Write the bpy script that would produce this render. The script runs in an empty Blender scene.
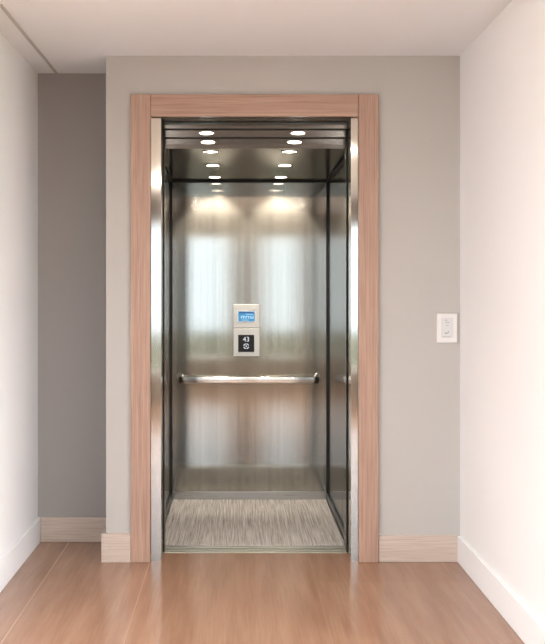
import bpy, bmesh, math, random
from mathutils import Vector, Matrix
random.seed(4)
S = bpy.context.scene
C = S.collection
F = 1040.0; VX, VY = 236.5, 293.0; CH = 1.29; CD = 5.0      # focal px, vanishing point, camera height / distance to the wall

# ------------------------------------------------------------------ helpers
def box(bm, x0, x1, y0, y1, z0, z1, bev=0, seg=2):
    v = [bm.verts.new(p) for p in ((x0,y0,z0),(x1,y0,z0),(x1,y1,z0),(x0,y1,z0),(x0,y0,z1),(x1,y0,z1),(x1,y1,z1),(x0,y1,z1))]
    fs = [bm.faces.new([v[i] for i in q]) for q in ((0,3,2,1),(4,5,6,7),(0,1,5,4),(1,2,6,5),(2,3,7,6),(3,0,4,7))]
    if bev:
        es = list({e for f in fs for e in f.edges})
        bmesh.ops.bevel(bm, geom=es, offset=bev, segments=seg, affect='EDGES', profile=0.5)
    return bm
def prism(bm, pts, z0, z1):
    """closed outline in XY (counter-clockwise) extruded along Z"""
    a = [bm.verts.new((x, y, z0)) for x, y in pts]; b = [bm.verts.new((x, y, z1)) for x, y in pts]
    n = len(pts)
    bm.faces.new(a[::-1]); bm.faces.new(b)
    for i in range(n): bm.faces.new((a[i], a[(i+1)%n], b[(i+1)%n], b[i]))
    return bm
def prism_x(bm, pts, x0, x1):
    """closed outline in YZ extruded along X"""
    a = [bm.verts.new((x0, y, z)) for y, z in pts]; b = [bm.verts.new((x1, y, z)) for y, z in pts]
    n = len(pts)
    bm.faces.new(a[::-1]); bm.faces.new(b)
    for i in range(n): bm.faces.new((a[i], a[(i+1)%n], b[(i+1)%n], b[i]))
    return bm
def lathe(bm, prof, n=32, mat=Matrix()):
    """profile (r, z) revolved about Z; r may be 0 at the ends"""
    rings = []
    for r, z in prof:
        if r < 1e-6: rings.append([bm.verts.new(mat @ Vector((0,0,z)))])
        else: rings.append([bm.verts.new(mat @ Vector((r*math.cos(2*math.pi*k/n), r*math.sin(2*math.pi*k/n), z))) for k in range(n)])
    for a, b in zip(rings, rings[1:]):
        for k in range(n):
            k2 = (k+1) % n
            if len(a) == 1: bm.faces.new((a[0], b[k], b[k2]))
            elif len(b) == 1: bm.faces.new((a[k], a[k2], b[0]))
            else: bm.faces.new((a[k], a[k2], b[k2], b[k]))
    return bm
def sweep(bm, path, prof):
    """sweep an outline (u horizontal-normal, v vertical) along a path lying in a horizontal plane"""
    rings = []
    for i, p in enumerate(path):
        p = Vector(p)
        d = (Vector(path[min(i+1, len(path)-1)]) - Vector(path[max(i-1, 0)])).normalized()
        nrm = Vector((-d.y, d.x, 0))
        rings.append([bm.verts.new(p + nrm*u + Vector((0,0,v))) for u, v in prof])
    m = len(prof)
    for a, b in zip(rings, rings[1:]):
        for k in range(m): bm.faces.new((a[k], a[(k+1)%m], b[(k+1)%m], b[k]))
    bm.faces.new(rings[0][::-1]); bm.faces.new(rings[-1])
    return bm
def obj(name, bm, m, parent=None, smooth=False, autos=False):
    bmesh.ops.recalc_face_normals(bm, faces=bm.faces)
    me = bpy.data.meshes.new(name); bm.to_mesh(me); bm.free()
    if smooth:
        for p in me.polygons: p.use_smooth = True
        if autos:
            me.set_sharp_from_angle(angle=math.radians(35))
    me.materials.append(m)
    o = bpy.data.objects.new(name, me); C.objects.link(o)
    if parent: o.parent = parent; o.matrix_parent_inverse = Matrix.Translation(-parent.location) if parent.type == 'EMPTY' else parent.matrix_parent_inverse
    return o
def NB(): return bmesh.new()
def B(*a, **k): return box(NB(), *a, **k)
def thing(name, label, cat, loc=(0,0,0), group=None):
    o = bpy.data.objects.new(name, None); o.empty_display_size = .05; C.objects.link(o)
    o.location = loc; tag(o, label, cat, group); return o
def tag(o, label, cat, group=None):
    o['label'] = label; o['category'] = cat
    if group: o['group'] = group
def struct(name, bm, m, parent=None):
    o = obj(name, bm, m, parent)
    if not parent: o['kind'] = 'structure'
    return o
def sub(name, bm, m, parent, smooth=False, autos=False, label=None):
    """child of a mesh part: the mesh is written in world space, the part sits at its thing's origin"""
    o = obj(name, bm, m, None, smooth, autos); o.parent = parent
    if label: o['label'] = label
    return o
def at(px, py, y):
    """point of the photograph at world depth y -> x, z"""
    d = CD + y
    return (px-VX)*d/F, CH - (py-VY)*d/F

# ------------------------------------------------------------------ materials
def lin(r, g, b):
    f = lambda c: (c/255/12.92) if c/255 <= .04045 else ((c/255+.055)/1.055)**2.4
    return (f(r), f(g), f(b), 1)
class Mat:
    def __init__(s, name):
        s.m = bpy.data.materials.new(name); s.m.use_nodes = True
        s.nt = s.m.node_tree; s.p = s.nt.nodes['Principled BSDF']; s._tc = None
    def n(s, t, **kw):
        nd = s.nt.nodes.new(t)
        for k, v in kw.items():
            if k in nd.inputs: nd.inputs[k].default_value = v
            else: setattr(nd, k, v)
        return nd
    def l(s, a, b): s.nt.links.new(a, b)
    def pos(s, scale):
        if not s._tc: s._tc = s.n('ShaderNodeNewGeometry')
        mp = s.n('ShaderNodeMapping'); mp.inputs['Scale'].default_value = scale
        s.l(s._tc.outputs['Position'], mp.inputs['Vector']); return mp.outputs[0]
    def noise(s, scale, detail=3, rough=.5):
        t = s.n('ShaderNodeTexNoise'); t.inputs['Scale'].default_value = 1
        t.inputs['Detail'].default_value = detail; t.inputs['Roughness'].default_value = rough
        s.l(s.pos(scale), t.inputs['Vector']); return t.outputs['Fac']
    def ramp(s, fac, stops):
        r = s.n('ShaderNodeValToRGB'); e = r.color_ramp.elements
        while len(e) < len(stops): e.new(.5)
        for el, (p, c) in zip(e, stops): el.position = p; el.color = c
        s.l(fac, r.inputs[0]); return r.outputs[0]
    def mix(s, fac, a, b, mode='MIX'):
        m = s.n('ShaderNodeMix', data_type='RGBA', blend_type=mode)
        for sock, v in ((m.inputs[0], fac), (m.inputs[6], a), (m.inputs[7], b)):
            if isinstance(v, (int, float, tuple)): sock.default_value = v
            else: s.l(v, sock)
        return m.outputs[2]
    def bump(s, h, strength, dist=.001):
        b = s.n('ShaderNodeBump'); b.inputs['Strength'].default_value = strength; b.inputs['Distance'].default_value = dist
        s.l(h, b.inputs['Height']); s.l(b.outputs[0], s.p.inputs['Normal'])
    def set(s, **k):
        for a, v in k.items(): s.p.inputs[a.replace('_', ' ')].default_value = v
        return s

def paint(name, col, rough=.7):
    m = Mat(name); m.set(Base_Color=col, Roughness=rough)
    n = m.noise((90, 90, 90), 4); m.bump(n, .08, .001); return m.m
def plain(name, col, rough=.5, metal=0):
    m = Mat(name); m.set(Roughness=rough, Metallic=metal)
    n = m.noise((30, 30, 30), 2)
    m.l(m.ramp(n, [(.3, tuple(c*.97 for c in col[:3])+(1,)), (.7, col)]), m.p.inputs['Base Color']); return m.m
def steel(name, col, rough=.24, aniso=.75, streak=(55, 55, .6), amt=.12, vertical=True, bump=.12, soft=0):
    m = Mat(name); m.set(Metallic=1.0, Anisotropic=aniso, Anisotropic_Rotation=.25)
    fine = m.noise((streak[0]*9, streak[1]*9, streak[2]*2) if vertical else (streak[2]*2, streak[0]*9, streak[0]*9), 2)
    wide = m.noise((streak[0]*.45, streak[1]*.45, streak[2]*.25) if vertical else (streak[2], 20, 20), 3)
    s = m.mix(.5, fine, wide)
    lo = tuple(c*(1-amt) for c in col[:3])+(1,); hi = tuple(min(1, c*(1+amt)) for c in col[:3])+(1,)
    m.l(m.ramp(s, [(.3, lo), (.7, hi)]), m.p.inputs['Base Color'])
    r = m.n('ShaderNodeMapRange'); m.l(wide, r.inputs[0]); r.inputs[1].default_value = .3; r.inputs[2].default_value = .7
    r.inputs[3].default_value = rough*.85; r.inputs[4].default_value = rough*1.15
    m.l(r.outputs[0], m.p.inputs['Roughness'])
    t = m.n('ShaderNodeCombineXYZ'); t.inputs[2 if vertical else 0].default_value = 1
    m.l(t.outputs[0], m.p.inputs['Tangent'])
    if bump: m.bump(fine, bump, .0004)
    if soft:
        g = m.n('ShaderNodeBsdfAnisotropic', Roughness=.75, Anisotropy=0.0)
        m.l(m.p.inputs['Base Color'].links[0].from_socket, g.inputs['Color'])
        mx = m.n('ShaderNodeMixShader'); mx.inputs[0].default_value = soft
        m.l(m.p.outputs[0], mx.inputs[1]); m.l(g.outputs[0], mx.inputs[2])
        m.l(mx.outputs[0], m.nt.nodes['Material Output'].inputs[0])
    return m.m
def wood(name, c0, c1, c2, axis='Z', rough=.42):
    m = Mat(name); m.set(Roughness=rough)
    k = {'Z': (60, 60, 1.6), 'X': (1.6, 60, 60)}[axis]; g = {'Z': (240, 240, 5), 'X': (5, 240, 240)}[axis]
    a = m.noise(k, 5, .6); b = m.noise(g, 3)
    col = m.ramp(a, [(.28, c0), (.5, c1), (.72, c2)])
    dark = m.ramp(b, [(.35, (.82, .80, .78, 1)), (.55, (1, 1, 1, 1))])
    m.l(m.mix(1.0, col, dark, 'MULTIPLY'), m.p.inputs['Base Color']); m.bump(b, .12, .0006); return m.m
def emit(name, col, st):
    m = Mat(name); m.set(Base_Color=(.02,.02,.02,1), Emission_Color=col, Emission_Strength=st, Roughness=.3); return m.m

M = {}
M['wall'] = paint('warm_grey_paint', lin(197, 195, 191))
M['back_wall'] = paint('taupe_paint', lin(112, 98, 84))
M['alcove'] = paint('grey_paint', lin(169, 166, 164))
M['white'] = paint('white_paint', lin(248, 248, 249), .8)
M['ceil'] = paint('ceiling_paint', lin(244, 248, 252), .85)
M['oak'] = wood('casing_oak', lin(174, 142, 126), lin(188, 156, 138), lin(198, 167, 149))
M['oak_x'] = wood('head_oak', lin(174, 142, 126), lin(188, 156, 138), lin(198, 167, 149), 'X')
M['pale'] = wood('pale_oak', lin(206, 190, 178), lin(212, 197, 185), lin(217, 203, 192), 'X', .4)
M['steel'] = steel('brushed_steel', (.46, .45, .405, 1), .085, .75, amt=.22, soft=.26, bump=.05)
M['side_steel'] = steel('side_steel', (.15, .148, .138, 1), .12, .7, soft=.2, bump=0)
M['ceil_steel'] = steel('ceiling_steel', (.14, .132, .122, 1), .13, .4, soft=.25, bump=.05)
M['jamb'] = steel('jamb_steel', (.55, .525, .48, 1), .09, .7, soft=.12, bump=.03)
M['polish'] = steel('polished_steel', (.72, .68, .60, 1), .16, 0, bump=0)
M['kick'] = steel('kick_steel', (.5, .5, .49, 1), .3, .3, vertical=False, bump=0)
M['sill'] = steel('sill_aluminium', (.62, .62, .56, 1), .3, .3, vertical=False, bump=0)
M['panel'] = plain('panel_metal', (.70, .70, .66, 1), .38, .5)
M['dark_kick'] = plain('dark_kick_steel', (.05, .05, .05, 1), .3, .8)
M['black'] = plain('black_rubber', (.006, .006, .007, 1), .55)
M['gap'] = plain('shaft_concrete', (.12, .12, .12, 1), .9)
M['keypad'] = plain('black_glass', (.008, .008, .01, 1), .12)
M['plastic'] = plain('white_plastic', lin(244, 244, 243), .35)
M['plastic_in'] = plain('white_key_plastic', lin(228, 231, 233), .3)
M['mark'] = plain('grey_print', lin(120, 122, 124), .5)
M['lens'] = emit('lamp_lens', (1, .93, .82, 1), 14)
M['room_lens'] = emit('room_lamp_lens', (1, .9, .8, 1), 10)
M['screen'] = emit('blue_screen', (.05, .36, .72, 1), .75)
M['screen_dark'] = emit('dark_blue_pixels', (.01, .12, .4, 1), .6)
M['screen_ink'] = emit('pale_pixels', (.55, .85, 1, 1), .9)
M['ink'] = emit('white_pixels', (.9, .92, .95, 1), .8)
m = Mat('lawn'); n = m.noise((3, 3, 3), 5); m.set(Roughness=.9)
m.l(m.ramp(n, [(.3, (.13, .12, .05, 1)), (.7, (.21, .19, .09, 1))]), m.p.inputs['Base Color']); M['lawn'] = m.m
for gn, gk, gc in (('window_glass', 'glass', (1,1,1,1)), ('tinted_window_glass', 'tinted_glass', (.455,.47,.485,1))):  # tint added to dim the sky mirrored in the steel
  m = Mat(gn); g = m.n('ShaderNodeBsdfGlossy', Roughness=.02); t = m.n('ShaderNodeBsdfTransparent', Color=gc); fr = m.n('ShaderNodeFresnel', IOR=1.3)
  mx = m.n('ShaderNodeMixShader'); m.l(fr.outputs[0], mx.inputs[0]); m.l(t.outputs[0], mx.inputs[1]); m.l(g.outputs[0], mx.inputs[2])
  m.l(mx.outputs[0], m.nt.nodes['Material Output'].inputs[0]); M[gk] = m.m

# floor: wide planks running into the picture, thin pale seams
m = Mat('floor_wood'); m.set(Roughness=.15)
geo = m.n('ShaderNodeNewGeometry'); sx = m.n('ShaderNodeSeparateXYZ'); m.l(geo.outputs['Position'], sx.inputs[0])
def mth(mm, op, a, b=None, c=None):
    nd = mm.n('ShaderNodeMath', operation=op)
    for i, v in enumerate((a, b, c)):
        if v is None: continue
        if isinstance(v, (int, float)): nd.inputs[i].default_value = v
        else: mm.l(v, nd.inputs[i])
    return nd.outputs[0]
rt = mth(m, 'GREATER_THAN', sx.outputs[0], -.415)
u = mth(m, 'DIVIDE', mth(m, 'ADD', sx.outputs[0], .415), mth(m, 'ADD', .452, mth(m, 'MULTIPLY', rt, .317)))
idx = mth(m, 'FLOOR', u); fr_ = mth(m, 'FRACT', u)
wn = m.n('ShaderNodeTexWhiteNoise', noise_dimensions='1D'); m.l(idx, wn.inputs['W'])
# staggered cross joints
v = mth(m, 'ADD', mth(m, 'DIVIDE', sx.outputs[1], 2.4), mth(m, 'MULTIPLY', wn.outputs[0], 1.0)); vi = mth(m, 'FLOOR', v)
wn2 = m.n('ShaderNodeTexWhiteNoise', noise_dimensions='2D'); cb = m.n('ShaderNodeCombineXYZ'); m.l(idx, cb.inputs[0]); m.l(vi, cb.inputs[1]); m.l(cb.outputs[0], wn2.inputs['Vector'])
grain = m.noise((14, 1.2, 1), 5, .6); fine = m.noise((120, 3, 1), 3)
col = m.ramp(grain, [(.25, lin(146, 108, 84)), (.5, lin(164, 127, 103)), (.75, lin(181, 144, 119))])
col = m.mix(mth(m, 'MULTIPLY', wn2.outputs[0], .4), col, lin(146, 106, 82))
col = m.mix(.12, col, m.ramp(fine, [(.3, (0.2,0.12,0.08,1)), (.6, (1,1,1,1))]), 'MULTIPLY')
seam = mth(m, 'LESS_THAN', mth(m, 'ABSOLUTE', mth(m, 'SUBTRACT', fr_, .5)), .4955)   # 1 inside plank
col = m.mix(mth(m, 'MAXIMUM', seam, mth(m, 'MULTIPLY', rt, .85)), lin(192, 156, 130), col)
m.l(col, m.p.inputs['Base Color']); m.bump(grain, .04, .001); M['floor'] = m.m

# ribbed carpet
m = Mat('ribbed_carpet'); m.set(Roughness=.95)
a = m.noise((230, 1.6, 1), 2, .5); b = m.noise((150, 3, 1), 4, .7); c = m.noise((330, 260, 1), 2)
col = m.ramp(a, [(.32, lin(104, 97, 93)), (.46, lin(186, 179, 174)), (.62, lin(224, 220, 216))])
col = m.mix(.55, col, m.ramp(b, [(.38, lin(132, 124, 119)), (.6, lin(226, 222, 218))]))
m.l(col, m.p.inputs['Base Color']); m.bump(m.mix(.5, a, c), .6, .004); M['carpet'] = m.m

# ------------------------------------------------------------------ the setting
CZ = 2.43                                   # room ceiling
XL, XR = -1.031, 1.0745                     # the passage's side walls
WE = -.627                                  # free left end of the elevator wall
OX0, OX1, OZ = -.425, .60, 2.15             # hole for the elevator
# elevator wall: left pier (as deep as the niche), right part, lintel
bm = NB()
box(bm, WE, -.47, 0, .40, 0, CZ); box(bm, -.47, OX0, 0, .13, 0, CZ)
box(bm, OX1, XR+.12, 0, .13, 0, CZ); box(bm, OX0, OX1, 0, .13, OZ, CZ)
struct('wall_front', bm, M['wall'])
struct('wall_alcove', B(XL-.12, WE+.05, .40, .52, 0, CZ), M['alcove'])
bm = NB(); box(bm, XL-.12, XL, -1.15, .40, 0, CZ); box(bm, -3.1, XL-.12, -1.15, -1.03, 0, CZ)
struct('wall_left', bm, M['white'])
bm = NB(); box(bm, XR, XR+.12, -1.65, 0, 0, CZ); box(bm, XR+.12, 3.1, -1.65, -1.53, 0, CZ)
struct('wall_right', bm, M['white'])
def window(i, f0, mul=None, glass='glass'):
    '''window box in wall plane; f0 = (x0,x1,y0,y1,z0,z1)'''
    x0, x1, y0, y1, z0, z1 = f0
    w = bpy.data.objects.new('window_%d' % i, None); C.objects.link(w); w['kind'] = 'structure'
    bm = NB(); f = .045; alongx = (x1-x0) > (y1-y0)
    def bar_(a, b, c, d):
        if alongx: box(bm, a, b, y0, y1, c, d)
        else: box(bm, x0, x1, a, b, c, d)
    a, b = (x0, x1) if alongx else (y0, y1)
    bar_(a, a+f, z0, z1); bar_(b-f, b, z0, z1); bar_(a+f, b-f, z0, z0+f); bar_(a+f, b-f, z1-f, z1)
    if mul: bar_(mul-.02, mul+.02, z0+f, z1-f)
    o = obj('window_frame', bm, M['white']); o.parent = w
    xm, ym = (x0+x1)/2, (y0+y1)/2
    p = (a+f, b-f, ym-.002, ym+.002) if alongx else (xm-.002, xm+.002, a+f, b-f)
    o = obj('window_pane', B(*p, z0+f, z1-f), M[glass]); o.parent = w
def portal(loc, rot, sx, sy):
    ld = bpy.data.lights.new('daylight_portal', 'AREA'); ld.shape = 'RECTANGLE'; ld.size = sx; ld.size_y = sy
    ld.cycles.is_portal = True
    lo = bpy.data.objects.new('daylight_portal', ld); C.objects.link(lo); lo.location = loc; lo.rotation_euler = rot
for i, (side_, x0, x1, yw0, yw1, yend) in enumerate((('left', -3.1, -3.0, -5.0, -3.9, -1.15), ('right', 3.0, 3.1, -6.2, -2.2, -1.65))):
    bm = NB(); box(bm, x0, x1, -7.2, yw0, 0, CZ); box(bm, x0, x1, yw1, yend, 0, CZ); box(bm, x0, x1, yw0, yw1, 0, .35); box(bm, x0, x1, yw0, yw1, 2.2, CZ)
    struct('wall_side_'+side_, bm, M['white'])
    window(5+i, (x0+.02, x1-.02, yw0, yw1, .35, 2.2), (yw0+yw1)/2)  # unseen side windows added for daylight, outside the steel's reflections
    portal(((x0-.06) if side_ == 'left' else (x1+.06), (yw0+yw1)/2, 1.275), (math.radians(90), 0, math.radians(-90 if side_ == 'left' else 90)), yw1-yw0, 1.85)
bm = NB(); box(bm, -.62, -.50, .52, 1.75, -.02, 2.5); box(bm, .64, .76, .13, 1.75, -.02, 2.5)
box(bm, -.62, .76, 1.75, 1.87, -.02, 2.5); box(bm, -.62, .76, .13, 1.75, 2.43, 2.5); box(bm, -.62, .76, .31, 1.75, -.17, -.10)
struct('wall_shaft', bm, M['gap'])  # unseen shaft box, added to keep outside light from leaking in
bm = NB(); box(bm, -3.1, 3.1, -7.2, 0.0, -.08, 0); box(bm, XL-.12, WE, 0.0, .40, -.08, 0); box(bm, OX0, OX1, 0.0, .158, -.08, 0)
struct('floor', bm, M['floor'])
bm = NB(); box(bm, -3.1, 3.1, -7.2, .40, CZ, CZ+.1)
ce = struct('ceiling', bm, M['ceil'])
struct('trim_1', B(-.94, -.925, -.9, .40, CZ-.004, CZ), M['wall'])      # thin seam strip across the niche ceiling
# wall behind the camera; middle windows read from reflections, outer two added for light
WY = -7.0
wins = [(-2.7, -1.25), (-1.02, -.08), (.38, .93), (1.28, 2.7)]
Z0, Z1 = .34, 2.14
bm = NB(); xs = [-3.1] + [v for w in wins for v in w] + [3.1]
for i in range(0, len(xs), 2): box(bm, xs[i], xs[i+1], WY-.2, WY, 0, CZ)
for a, b in wins: box(bm, a, b, WY-.2, WY, 0, Z0); box(bm, a, b, WY-.2, WY, Z1, CZ)
struct('wall_behind', bm, M['back_wall'])
for i, (a, b) in enumerate(wins):
    window(1+i, (a, b, WY-.14, WY-.08, Z0, Z1), -.72 if i == 1 else None, 'tinted_glass')
    portal(((a+b)/2, WY-.22, (Z0+Z1)/2), (math.radians(90), 0, 0), b-a, Z1-Z0)
lawn = struct('ground', B(-40, 40, -36, 20, -.42, -.34), M['lawn'])  # unseen lawn, added and sized for the green band reflected in the steel

# baseboards (pale oak, eased top edge)
def skirt(bm, x0, x1, y0, y1, h): box(bm, x0, x1, y0, y1, 0, h, bev=.003)
bm = NB(); skirt(bm, .682, XR, -.016, 0, .128); struct('baseboard_front_right', bm, M['pale'])
bm = NB(); prism(bm, [(WE-.02, -.02), (-.508, -.02), (-.508, 0), (WE, 0), (WE, .38), (WE-.02, .38)], 0, .138)
struct('baseboard_front_left', bm, M['pale'])
bm = NB(); skirt(bm, XL+.018, WE-.02, .382, .40, .128); struct('baseboard_alcove', bm, M['pale'])
bm = NB(); skirt(bm, XL, XL+.016, -1.15, .40, .128); struct('baseboard_left', bm, M['white'])
bm = NB(); skirt(bm, XR-.016, XR, -1.65, -.0165, .128); struct('baseboard_right', bm, M['white'])

# ------------------------------------------------------------------ elevator doorway: oak casing, steel jambs
dr = bpy.data.objects.new('door_1', None); C.objects.link(dr); dr['kind'] = 'structure'
HZ = 2.136; HT = 2.242
obj('side_casing', B(-.507, -.4125, -.022, 0, 0, HT, bev=.002), M['oak'], dr)
obj('side_casing', B(.5855, .680, -.022, 0, 0, HT, bev=.002), M['oak'], dr)
obj('head_casing', B(-.4115, .5845, -.020, 0, HZ, HT, bev=.002), M['oak_x'], dr)
def jamb(s, xo, xi):
    # folded steel: a slanting front face, then a straight return
    pts = [(xo, .006), (xi, .014), (xi, .128), (xo, .128)]
    if s > 0: pts = pts[::-1]
    return prism(NB(), pts, 0, 2.135)
obj('steel_jamb', jamb(-1, -.411, -.364), M['jamb'], dr)
obj('steel_jamb', jamb(1, .584, .552), M['jamb'], dr)
obj('steel_head', prism_x(NB(), [(.006, HZ+.001), (.128, HZ+.001), (.128, HZ+.012), (.006, HZ+.012)], -.411, .584), M['jamb'], dr)

# ------------------------------------------------------------------ the cab
CX0, CX1 = -.412, .572; CY0, CY1 = .165, 1.485; FL = -.004
cab = thing('elevator_cab', 'open brushed steel elevator cab inside the oak-framed doorway', 'elevator')
obj('back_panel', B(CX0+.013, CX1-.013, CY1, CY1+.02, FL, 1.985), M['steel'], cab)
XS = at(341, 300, 0.35)[0]
ys = .62                                                  # seam where two side panels meet
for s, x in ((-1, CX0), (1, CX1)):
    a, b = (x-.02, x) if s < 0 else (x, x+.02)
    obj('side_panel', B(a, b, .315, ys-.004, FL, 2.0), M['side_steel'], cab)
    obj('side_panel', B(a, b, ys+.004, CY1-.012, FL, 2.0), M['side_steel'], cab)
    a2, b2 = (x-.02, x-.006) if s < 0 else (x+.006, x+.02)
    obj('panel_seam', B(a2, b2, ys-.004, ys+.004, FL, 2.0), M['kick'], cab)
    # black reveal in the back corner
    a3, b3 = (x-.004, x+.012) if s < 0 else (x-.012, x+.004)
    obj('corner_reveal', B(a3, b3, CY1-.0115, CY1+.012, .0, 1.985), M['black'], cab)
    # front return post behind the jamb, with a black seal on its edge
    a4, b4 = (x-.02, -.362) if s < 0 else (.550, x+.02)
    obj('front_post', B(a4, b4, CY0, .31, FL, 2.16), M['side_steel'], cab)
    a5, b5 = (-.3615, -.3585) if s < 0 else (.5465, .5495)
    obj('door_seal', B(a5, b5, CY0+.002, CY0+.02, 0.0, 2.13), M['black'], cab)
# side skirting inside the cab
obj('kick_plate', B(CX0+.013, CX1-.013, CY1-.012, CY1-.0005, 0.0, .052, bev=.002), M['kick'], cab)
obj('kick_plate', B(CX0+.0005, CX0+.012, .315, CY1-.013, 0.0, .045, bev=.002), M['dark_kick'], cab)
obj('kick_plate', B(CX1-.012, CX1-.0005, .315, CY1-.013, 0.0, .045, bev=.002), M['dark_kick'], cab)
obj('floor_pan', B(CX0, CX1, .305, CY1, -.03, -.0045), M['kick'], cab)
# threshold: two raised rails with a groove
bm = NB(); box(bm, -.362, .55, .162, .304, -.03, -.012); box(bm, -.362, .55, .162, .196, -.012, .002, bev=.0015)
box(bm, -.362, .55, .212, .240, -.012, .001, bev=.0015); box(bm, -.362, .55, .256, .304, -.012, .003, bev=.0015)
obj('threshold', bm, M['sill'], cab)
# ceiling: flat main panel, two narrow stepped panels and the header, parted by black gaps
zf, zb = 2.009, 1.990
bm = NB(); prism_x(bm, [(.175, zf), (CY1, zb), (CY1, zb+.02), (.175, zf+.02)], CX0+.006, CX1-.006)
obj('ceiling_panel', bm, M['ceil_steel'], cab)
obj('ceiling_reveal', B(CX0+.013, CX1-.013, CY1-.010, CY1-.0005, zb-.012, zb-.001), M['black'], cab)
obj('ceiling_reveal', B(CX0+.0005, CX0+.012, .32, CY1-.012, zb-.010, zb-.001), M['black'], cab)
obj('ceiling_reveal', B(CX1-.012, CX1-.0005, .32, CY1-.012, zb-.010, zb-.001), M['black'], cab)
# stepped fronts: (y, z) of lower-rear and upper-front edge as the photograph shows them
def zat(py, y): return CH - (py-VY)*(CD+y)/F
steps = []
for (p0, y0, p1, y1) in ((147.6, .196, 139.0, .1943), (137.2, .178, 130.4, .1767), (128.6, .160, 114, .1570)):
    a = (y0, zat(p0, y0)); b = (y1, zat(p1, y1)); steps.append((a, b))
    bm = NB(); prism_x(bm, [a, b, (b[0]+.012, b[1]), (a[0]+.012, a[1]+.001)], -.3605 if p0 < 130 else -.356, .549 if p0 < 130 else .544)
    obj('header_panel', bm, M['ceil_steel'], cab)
bm = NB()
box(bm, -.356, .544, .2125, .222, zat(149.6, .212), zat(146.6, .212)); box(bm, -.356, .544, .1945, .199, zat(139.6, .196), zat(136.6, .196)); box(bm, -.356, .544, .1785, .182, zat(131.0, .18), zat(128, .18))
obj('header_reveal', bm, M['black'], cab)

# ------------------------------------------------------------------ downlights
def rotx(a): return Matrix.Rotation(a, 4, 'X')
def make_downlight(r=.036, sy=1.0):
    t = thing('downlight', 'x', 'ceiling light', (0,0,0), 'downlights in the elevator cab ceiling')
    sc = Matrix.Diagonal((1, sy, 1, 1))
    obj('trim_ring', lathe(NB(), [(r+.006, 0), (r+.006, -.002), (r+.002, -.004), (r-.002, -.003), (r-.004, .0)], 36, sc), M['polish'], t, True, True)
    obj('lens', lathe(NB(), [(0, -.0018), (r*.7, -.0022), (r-.003, -.0012), (r-.0045, 0)], 36, sc), M['lens'], t, True)
    return t
def copy_tree(o):
    c = o.copy(); C.objects.link(c)
    for ch in o.children:
        d = ch.copy(); C.objects.link(d); d.parent = c
    return c
big = make_downlight(.038, 1.0); slim = make_downlight(.036, .2)
side = {0: 'left', 1: 'right'}
slope = math.atan2(zb-zf, CY1-.175)
for row, (py, y, wash) in enumerate(((152, .275, 'steel ceiling beside the front gap'), (165, .78, 'middle of the steel ceiling'), (177, 1.30, 'rear of the steel ceiling, washing the back wall'))):
    for k, X in enumerate((-.132, .268)):
        o = big if (row, k) == (0, 0) else copy_tree(big)
        z = zf + (zb-zf)*(y-.175)/(CY1-.175)
        o.location = (X, y, z-.0002); o.rotation_euler = (slope, 0, 0)
        o['label'] = '%s-hand round lit downlight in the %s' % (side[k], wash)
        ld = bpy.data.lights.new('downlight_beam', 'SPOT'); ld.energy = 26 if row == 2 else 10; ld.spot_size = math.radians(88 if row == 2 else 120)
        ld.spot_blend = .55; ld.color = (1, .88, .74); ld.shadow_soft_size = .02
        lo = bpy.data.objects.new('downlight_beam', ld); C.objects.link(lo); lo.location = (X, y, z-.03); lo.rotation_euler = (math.radians(28) if row == 2 else 0, 0, 0)
for row, (py, px0, px1, where) in enumerate(((142.3, 208, 294.5, 'lower narrow header strip above the doorway'), (133.2, 206.5, 298, 'upper narrow header strip above the doorway'))):
    (ya, za), (yb, zb_) = steps[row]
    # point on the strip for that picture row
    best = min((abs(zat(py, ya+(yb-ya)*t/50) - (za+(zb_-za)*t/50)), t/50) for t in range(51))[1]
    y = ya+(yb-ya)*best; z = za+(zb_-za)*best
    for k, px in enumerate((px0, px1)):
        o = slim if (row, k) == (0, 0) else copy_tree(slim)
        o.location = (at(px, py, y)[0], y-.0004, z-.0002)
        o.rotation_euler = (math.atan2(za-zb_, ya-yb), 0, 0)
        o['label'] = '%s-hand slim lit downlight in the %s' % (side[k], where)

# ------------------------------------------------------------------ handrail
hr_y = CY1-.062; _, hz = at(240, 380, hr_y)
hx0, hx1 = at(180, 380, hr_y)[0], at(318, 380, hr_y)[0]
hr = thing('handrail', 'polished steel handrail with curved ends across the cab back wall', 'handrail', (0, 0, 0))
up_ = .014; path = [(hx0, CY1-.007, hz+up_), (hx0, CY1-.018, hz+up_*.8)]; R = .030
for k in range(9):
    a = math.pi + k*math.pi/16; path.append((hx0+R+R*math.cos(a), hr_y+R+R*math.sin(a), hz))
for k in range(9):
    a = 1.5*math.pi + k*math.pi/16; path.append((hx1-R+R*math.cos(a), hr_y+R+R*math.sin(a), hz))
path += [(hx1, CY1-.018, hz+up_*.8), (hx1, CY1-.007, hz+up_)]
path = [(px_, py_, pz_ + (up_*max(0, 1-(CY1-py_)/.05)*.0)) for px_, py_, pz_ in path]
prof = []
for cx, cz, a0 in ((.006, .015, 0), (-.006, .015, 90), (-.006, -.015, 180), (.006, -.015, 270)):
    for k in range(5):
        a = math.radians(a0+k*22.5); prof.append((cx+.006*math.cos(a), cz+.006*math.sin(a)))
obj('rail', sweep(NB(), path, prof), M['polish'], hr, True, True)
for x in (hx0, hx1):
    obj('bracket', lathe(NB(), [(0, 0), (.023, 0), (.023, .003), (.021, .005), (.015, .006), (0, .0065)], 32, Matrix.Translation((x, CY1-.0002, hz+up_)) @ Matrix.Rotation(math.radians(90), 4, 'X')), M['polish'], hr, True, True)

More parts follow.
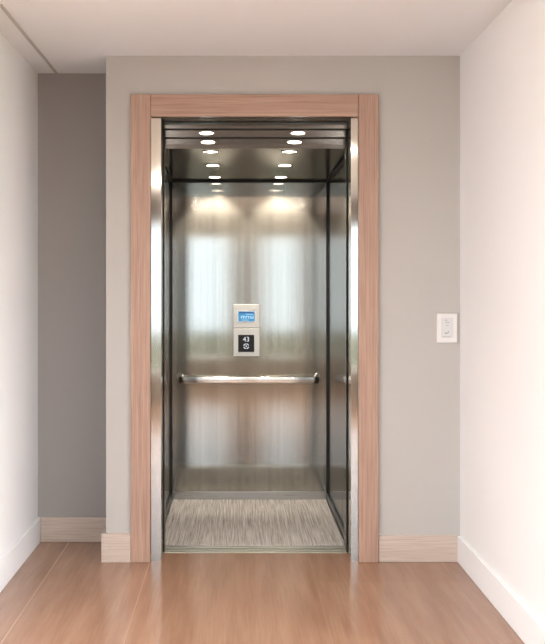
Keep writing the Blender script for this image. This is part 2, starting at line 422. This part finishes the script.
# ------------------------------------------------------------------ control panel
pl_y = CY1-.010
px0, pz1 = at(233.3, 304.3, pl_y); px1, pz0 = at(259.7, 356.3, pl_y); pm = zat(328, pl_y)
cp = thing('control_panel', 'pale metal elevator control panel with blue screen and black keypad', 'control panel')
up = obj('display_plate', B(px0, px1, pl_y, CY1, pm+.0012, pz1, bev=.0025), M['panel'], cp)
lo_ = obj('keypad_plate', B(px0, px1, pl_y, CY1, pz0, pm-.0012, bev=.0025), M['panel'], cp)
sx0, sz1 = at(238.3, 311.5, pl_y); sx1, sz0 = at(254.7, 321.5, pl_y)
bm = NB()
for (a, b, c, d) in ((sx0-.005, sx0, sz0-.005, sz1+.005), (sx1, sx1+.005, sz0-.005, sz1+.005), (sx0, sx1, sz1, sz1+.005), (sx0, sx1, sz0-.005, sz0)):
    box(bm, a, b, pl_y-.002, pl_y-.0001, c, d)
sub('screen_bezel', bm, M['polish'], up)
scr = sub('screen', B(sx0+.0004, sx1-.0004, pl_y-.0012, pl_y-.0001, sz0+.0004, sz1-.0004), M['screen'], up, label='blue lit screen')
def wh(fx, fz): return sx0+(sx1-sx0)*fx, sz0+(sz1-sz0)*fz
bm = NB()
for fx0, fx1, fz0, fz1 in ((.04,.96,.83,.95),):
    (a, c), (b, d) = wh(fx0, fz0), wh(fx1, fz1); box(bm, a, b, pl_y-.0016, pl_y-.0012, c, d)
sub('screen_band', bm, M['screen_dark'], up)
bm = NB()
for fx0, fx1, fz0, fz1 in ((.16,.22,.30,.56),(.22,.40,.50,.57),(.30,.36,.28,.50),(.44,.50,.28,.55),(.50,.62,.48,.55),(.62,.67,.28,.55),(.74,.80,.30,.56),(.80,.92,.30,.37),(.88,.93,.37,.58),(.20,.62,.12,.17),(.45,.9,.70,.75)):
    (a, c), (b, d) = wh(fx0, fz0), wh(fx1, fz1); box(bm, a, b, pl_y-.0018, pl_y-.0012, c, d)
sub('screen_marks', bm, M['screen_ink'], up)
bx0, bz1 = at(234.5, 325.5, pl_y); 
sub('key_slot', B((px0+px1)/2-.022, (px0+px1)/2+.022, pl_y-.0008, pl_y-.0001, zat(331.5, pl_y)-.003, zat(331.5, pl_y)+.003), M['panel'], lo_)
kx0, kz1 = at(238.2, 334.8, pl_y); kx1, kz0 = at(254.2, 352, pl_y)
pad = sub('keypad', B(kx0, kx1, pl_y-.003, pl_y-.0001, kz0, kz1, bev=.0012), M['keypad'], lo_, label='black glass keypad')
def text_bm(s, size, x, y, z):
    cu = bpy.data.curves.new('t', 'FONT'); cu.body = s; cu.size = size; cu.extrude = .0003; cu.align_x = 'CENTER'; cu.offset = 0
    to = bpy.data.objects.new('t', cu); C.objects.link(to)
    dg = bpy.context.evaluated_depsgraph_get(); me = bpy.data.meshes.new_from_object(to.evaluated_get(dg))
    bpy.data.objects.remove(to); bm = NB(); bm.from_mesh(me)
    bm.transform(Matrix.Translation((x, y, z)) @ Matrix.Rotation(math.radians(90), 4, 'X')); return bm
kc = (kx0+kx1)/2
sub('floor_number', text_bm('43', .042, kc, pl_y-.0034, zat(341.5, pl_y)), M['ink'], lo_, label='white lit characters')
bm = NB(); cz = zat(346.2, pl_y); r0, r1 = .0125, .018
for a0, a1 in ((20, 85), (95, 170), (200, 262), (278, 345)):     # broken ring of four arcs
    n = 8; vs = []
    for k in range(n+1):
        a = math.radians(a0+(a1-a0)*k/n)
        vs.append([bm.verts.new((kc+r*math.cos(a), yy, cz+r*math.sin(a)*.95)) for r in (r0, r1) for yy in (pl_y-.0037, pl_y-.0031)])
    for p, q in zip(vs, vs[1:]):
        bm.faces.new((p[0], p[2], q[2], q[0])); bm.faces.new((p[1], q[1], q[3], p[3]))
        bm.faces.new((p[0], q[0], q[1], p[1])); bm.faces.new((p[2], p[3], q[3], q[2]))
    bm.faces.new(vs[0][:2]+vs[0][2:][::-1]); bm.faces.new(vs[-1][:2]+vs[-1][2:][::-1])
box(bm, kc-.004, kc+.004, pl_y-.0037, pl_y-.0031, cz-.004, cz+.004)
sub('ring_symbol', bm, M['ink'], lo_)

# ------------------------------------------------------------------ mat
mt = obj('floor_mat', B(CX0+.016, CX1-.016, .306, CY1-.016, -.0042, .006, bev=.002), M['carpet'])
tag(mt, 'beige and grey ribbed carpet mat covering the elevator cab floor', 'mat')

# ------------------------------------------------------------------ switch plate on the right
qx0, qz1 = at(436.8, 313.5, -.012); qx1, qz0 = at(457.3, 342.8, -.012)
sw = thing('wall_switch', 'white rectangular wall switch plate on the grey wall right of the doorway', 'switch')
pt = obj('plate', B(qx0, qx1, -.014, 0, qz0, qz1, bev=.003), M['plastic'], sw)
w = qx1-qx0; h = qz1-qz0
ix0, ix1, iz0, iz1 = qx0+w*.20, qx1-w*.22, qz0+h*.17, qz1-h*.14
pd = obj('rocker', B(ix0, ix1, -.018, -.0141, iz0, iz1, bev=.0015), M['plastic_in'], sw)
iw = ix1-ix0; ih = iz1-iz0
for a, b, c, d in ((.32,.50,.86,.885),(.36,.72,.755,.77),(.40,.62,.62,.635),(.12,.80,.045,.06)):
    sub('printed_line', B(ix0+iw*a, ix0+iw*b, -.0186, -.0179, iz0+ih*c, iz0+ih*d), M['mark'], pd)
bm = NB(); cxm, czm = ix0+iw*.46, iz0+ih*.26       # small tick-shaped mark
def bar(bm, x0, z0, x1, z1, t):
    d = Vector((x1-x0, 0, z1-z0)).normalized(); n = Vector((-d.z, 0, d.x))*t/2
    ps = [Vector((x0,0,z0))+n, Vector((x0,0,z0))-n, Vector((x1,0,z1))-n, Vector((x1,0,z1))+n]
    a = [bm.verts.new((p.x, -.0187, p.z)) for p in ps]; b = [bm.verts.new((p.x, -.0179, p.z)) for p in ps]
    bm.faces.new(a); bm.faces.new(b[::-1])
    for i in range(4): bm.faces.new((a[i], b[i], b[(i+1)%4], a[(i+1)%4]))
bar(bm, cxm-.009, czm+.001, cxm-.001, czm-.006, .003); bar(bm, cxm-.002, czm-.006, cxm+.012, czm+.006, .003)
sub('tick_mark', bm, M['mark'], pd)

# ------------------------------------------------------------------ room lamps behind the camera (recessed round; inner pairs follow jamb glints, outer ones added as fill)
first = None
LP = [(x, y, w2 % w1) for y, w2 in ((-2.9, '%s of the row nearest the elevator'), (-4.41, '%s of the middle row'), (-5.2, '%s of the row nearest the windows')) for x, w1 in ((-.70, 'left'), (1.02, 'right'), (-2.3, 'added as fill, outer left'), (2.4, 'added as fill, outer right'))]
for i, (x, y, where) in enumerate(LP):
    if first is None:
        t = thing('ceiling_lamp', 'x', 'ceiling light', (0,0,0), 'round lamps in the room ceiling')
        obj('lamp_ring', lathe(NB(), [(.085, 0), (.085, -.005), (.078, -.008), (.072, -.005), (.070, 0)], 40), M['white'], t, True, True)
        obj('lamp_glass', lathe(NB(), [(0, -.004), (.066, -.004), (.070, -.001)], 40), M['room_lens'], t, True)
        first = t
    else: t = copy_tree(first)
    t.location = (x, y, CZ-.0005); t['label'] = 'round white recessed ceiling lamp %s, behind the viewer' % where
    ld = bpy.data.lights.new('lamp_light', 'AREA'); ld.shape = 'DISK'; ld.size = .13; ld.energy = 6 if abs(x) < 2 else 40; ld.color = (1, .97, .94)
    lo = bpy.data.objects.new('lamp_light', ld); C.objects.link(lo); lo.location = (x, y, CZ-.02)

# ------------------------------------------------------------------ daylight
wd = bpy.data.worlds.new('World'); S.world = wd; wd.use_nodes = True
bg = wd.node_tree.nodes['Background']; bg.inputs[0].default_value = (.85, .93, 1.0, 1); bg.inputs[1].default_value = 15.0

# ------------------------------------------------------------------ camera
cd = bpy.data.cameras.new('camera'); cam = bpy.data.objects.new('camera', cd); C.objects.link(cam)
cam.location = (0, -CD, CH); cam.rotation_euler = (math.radians(90), 0, 0)
cd.sensor_fit = 'VERTICAL'; cd.sensor_height = 36; cd.sensor_width = 36; cd.lens = 36*F/644
cd.shift_x = (272.5-VX)/644; cd.shift_y = -(322-VY)/644
cd.clip_start = .05
S.camera = cam
S.view_settings.view_transform = 'Standard'; S.view_settings.look = 'None'; S.view_settings.gamma = 1; S.view_settings.use_curve_mapping = False
S.view_settings.exposure = .08
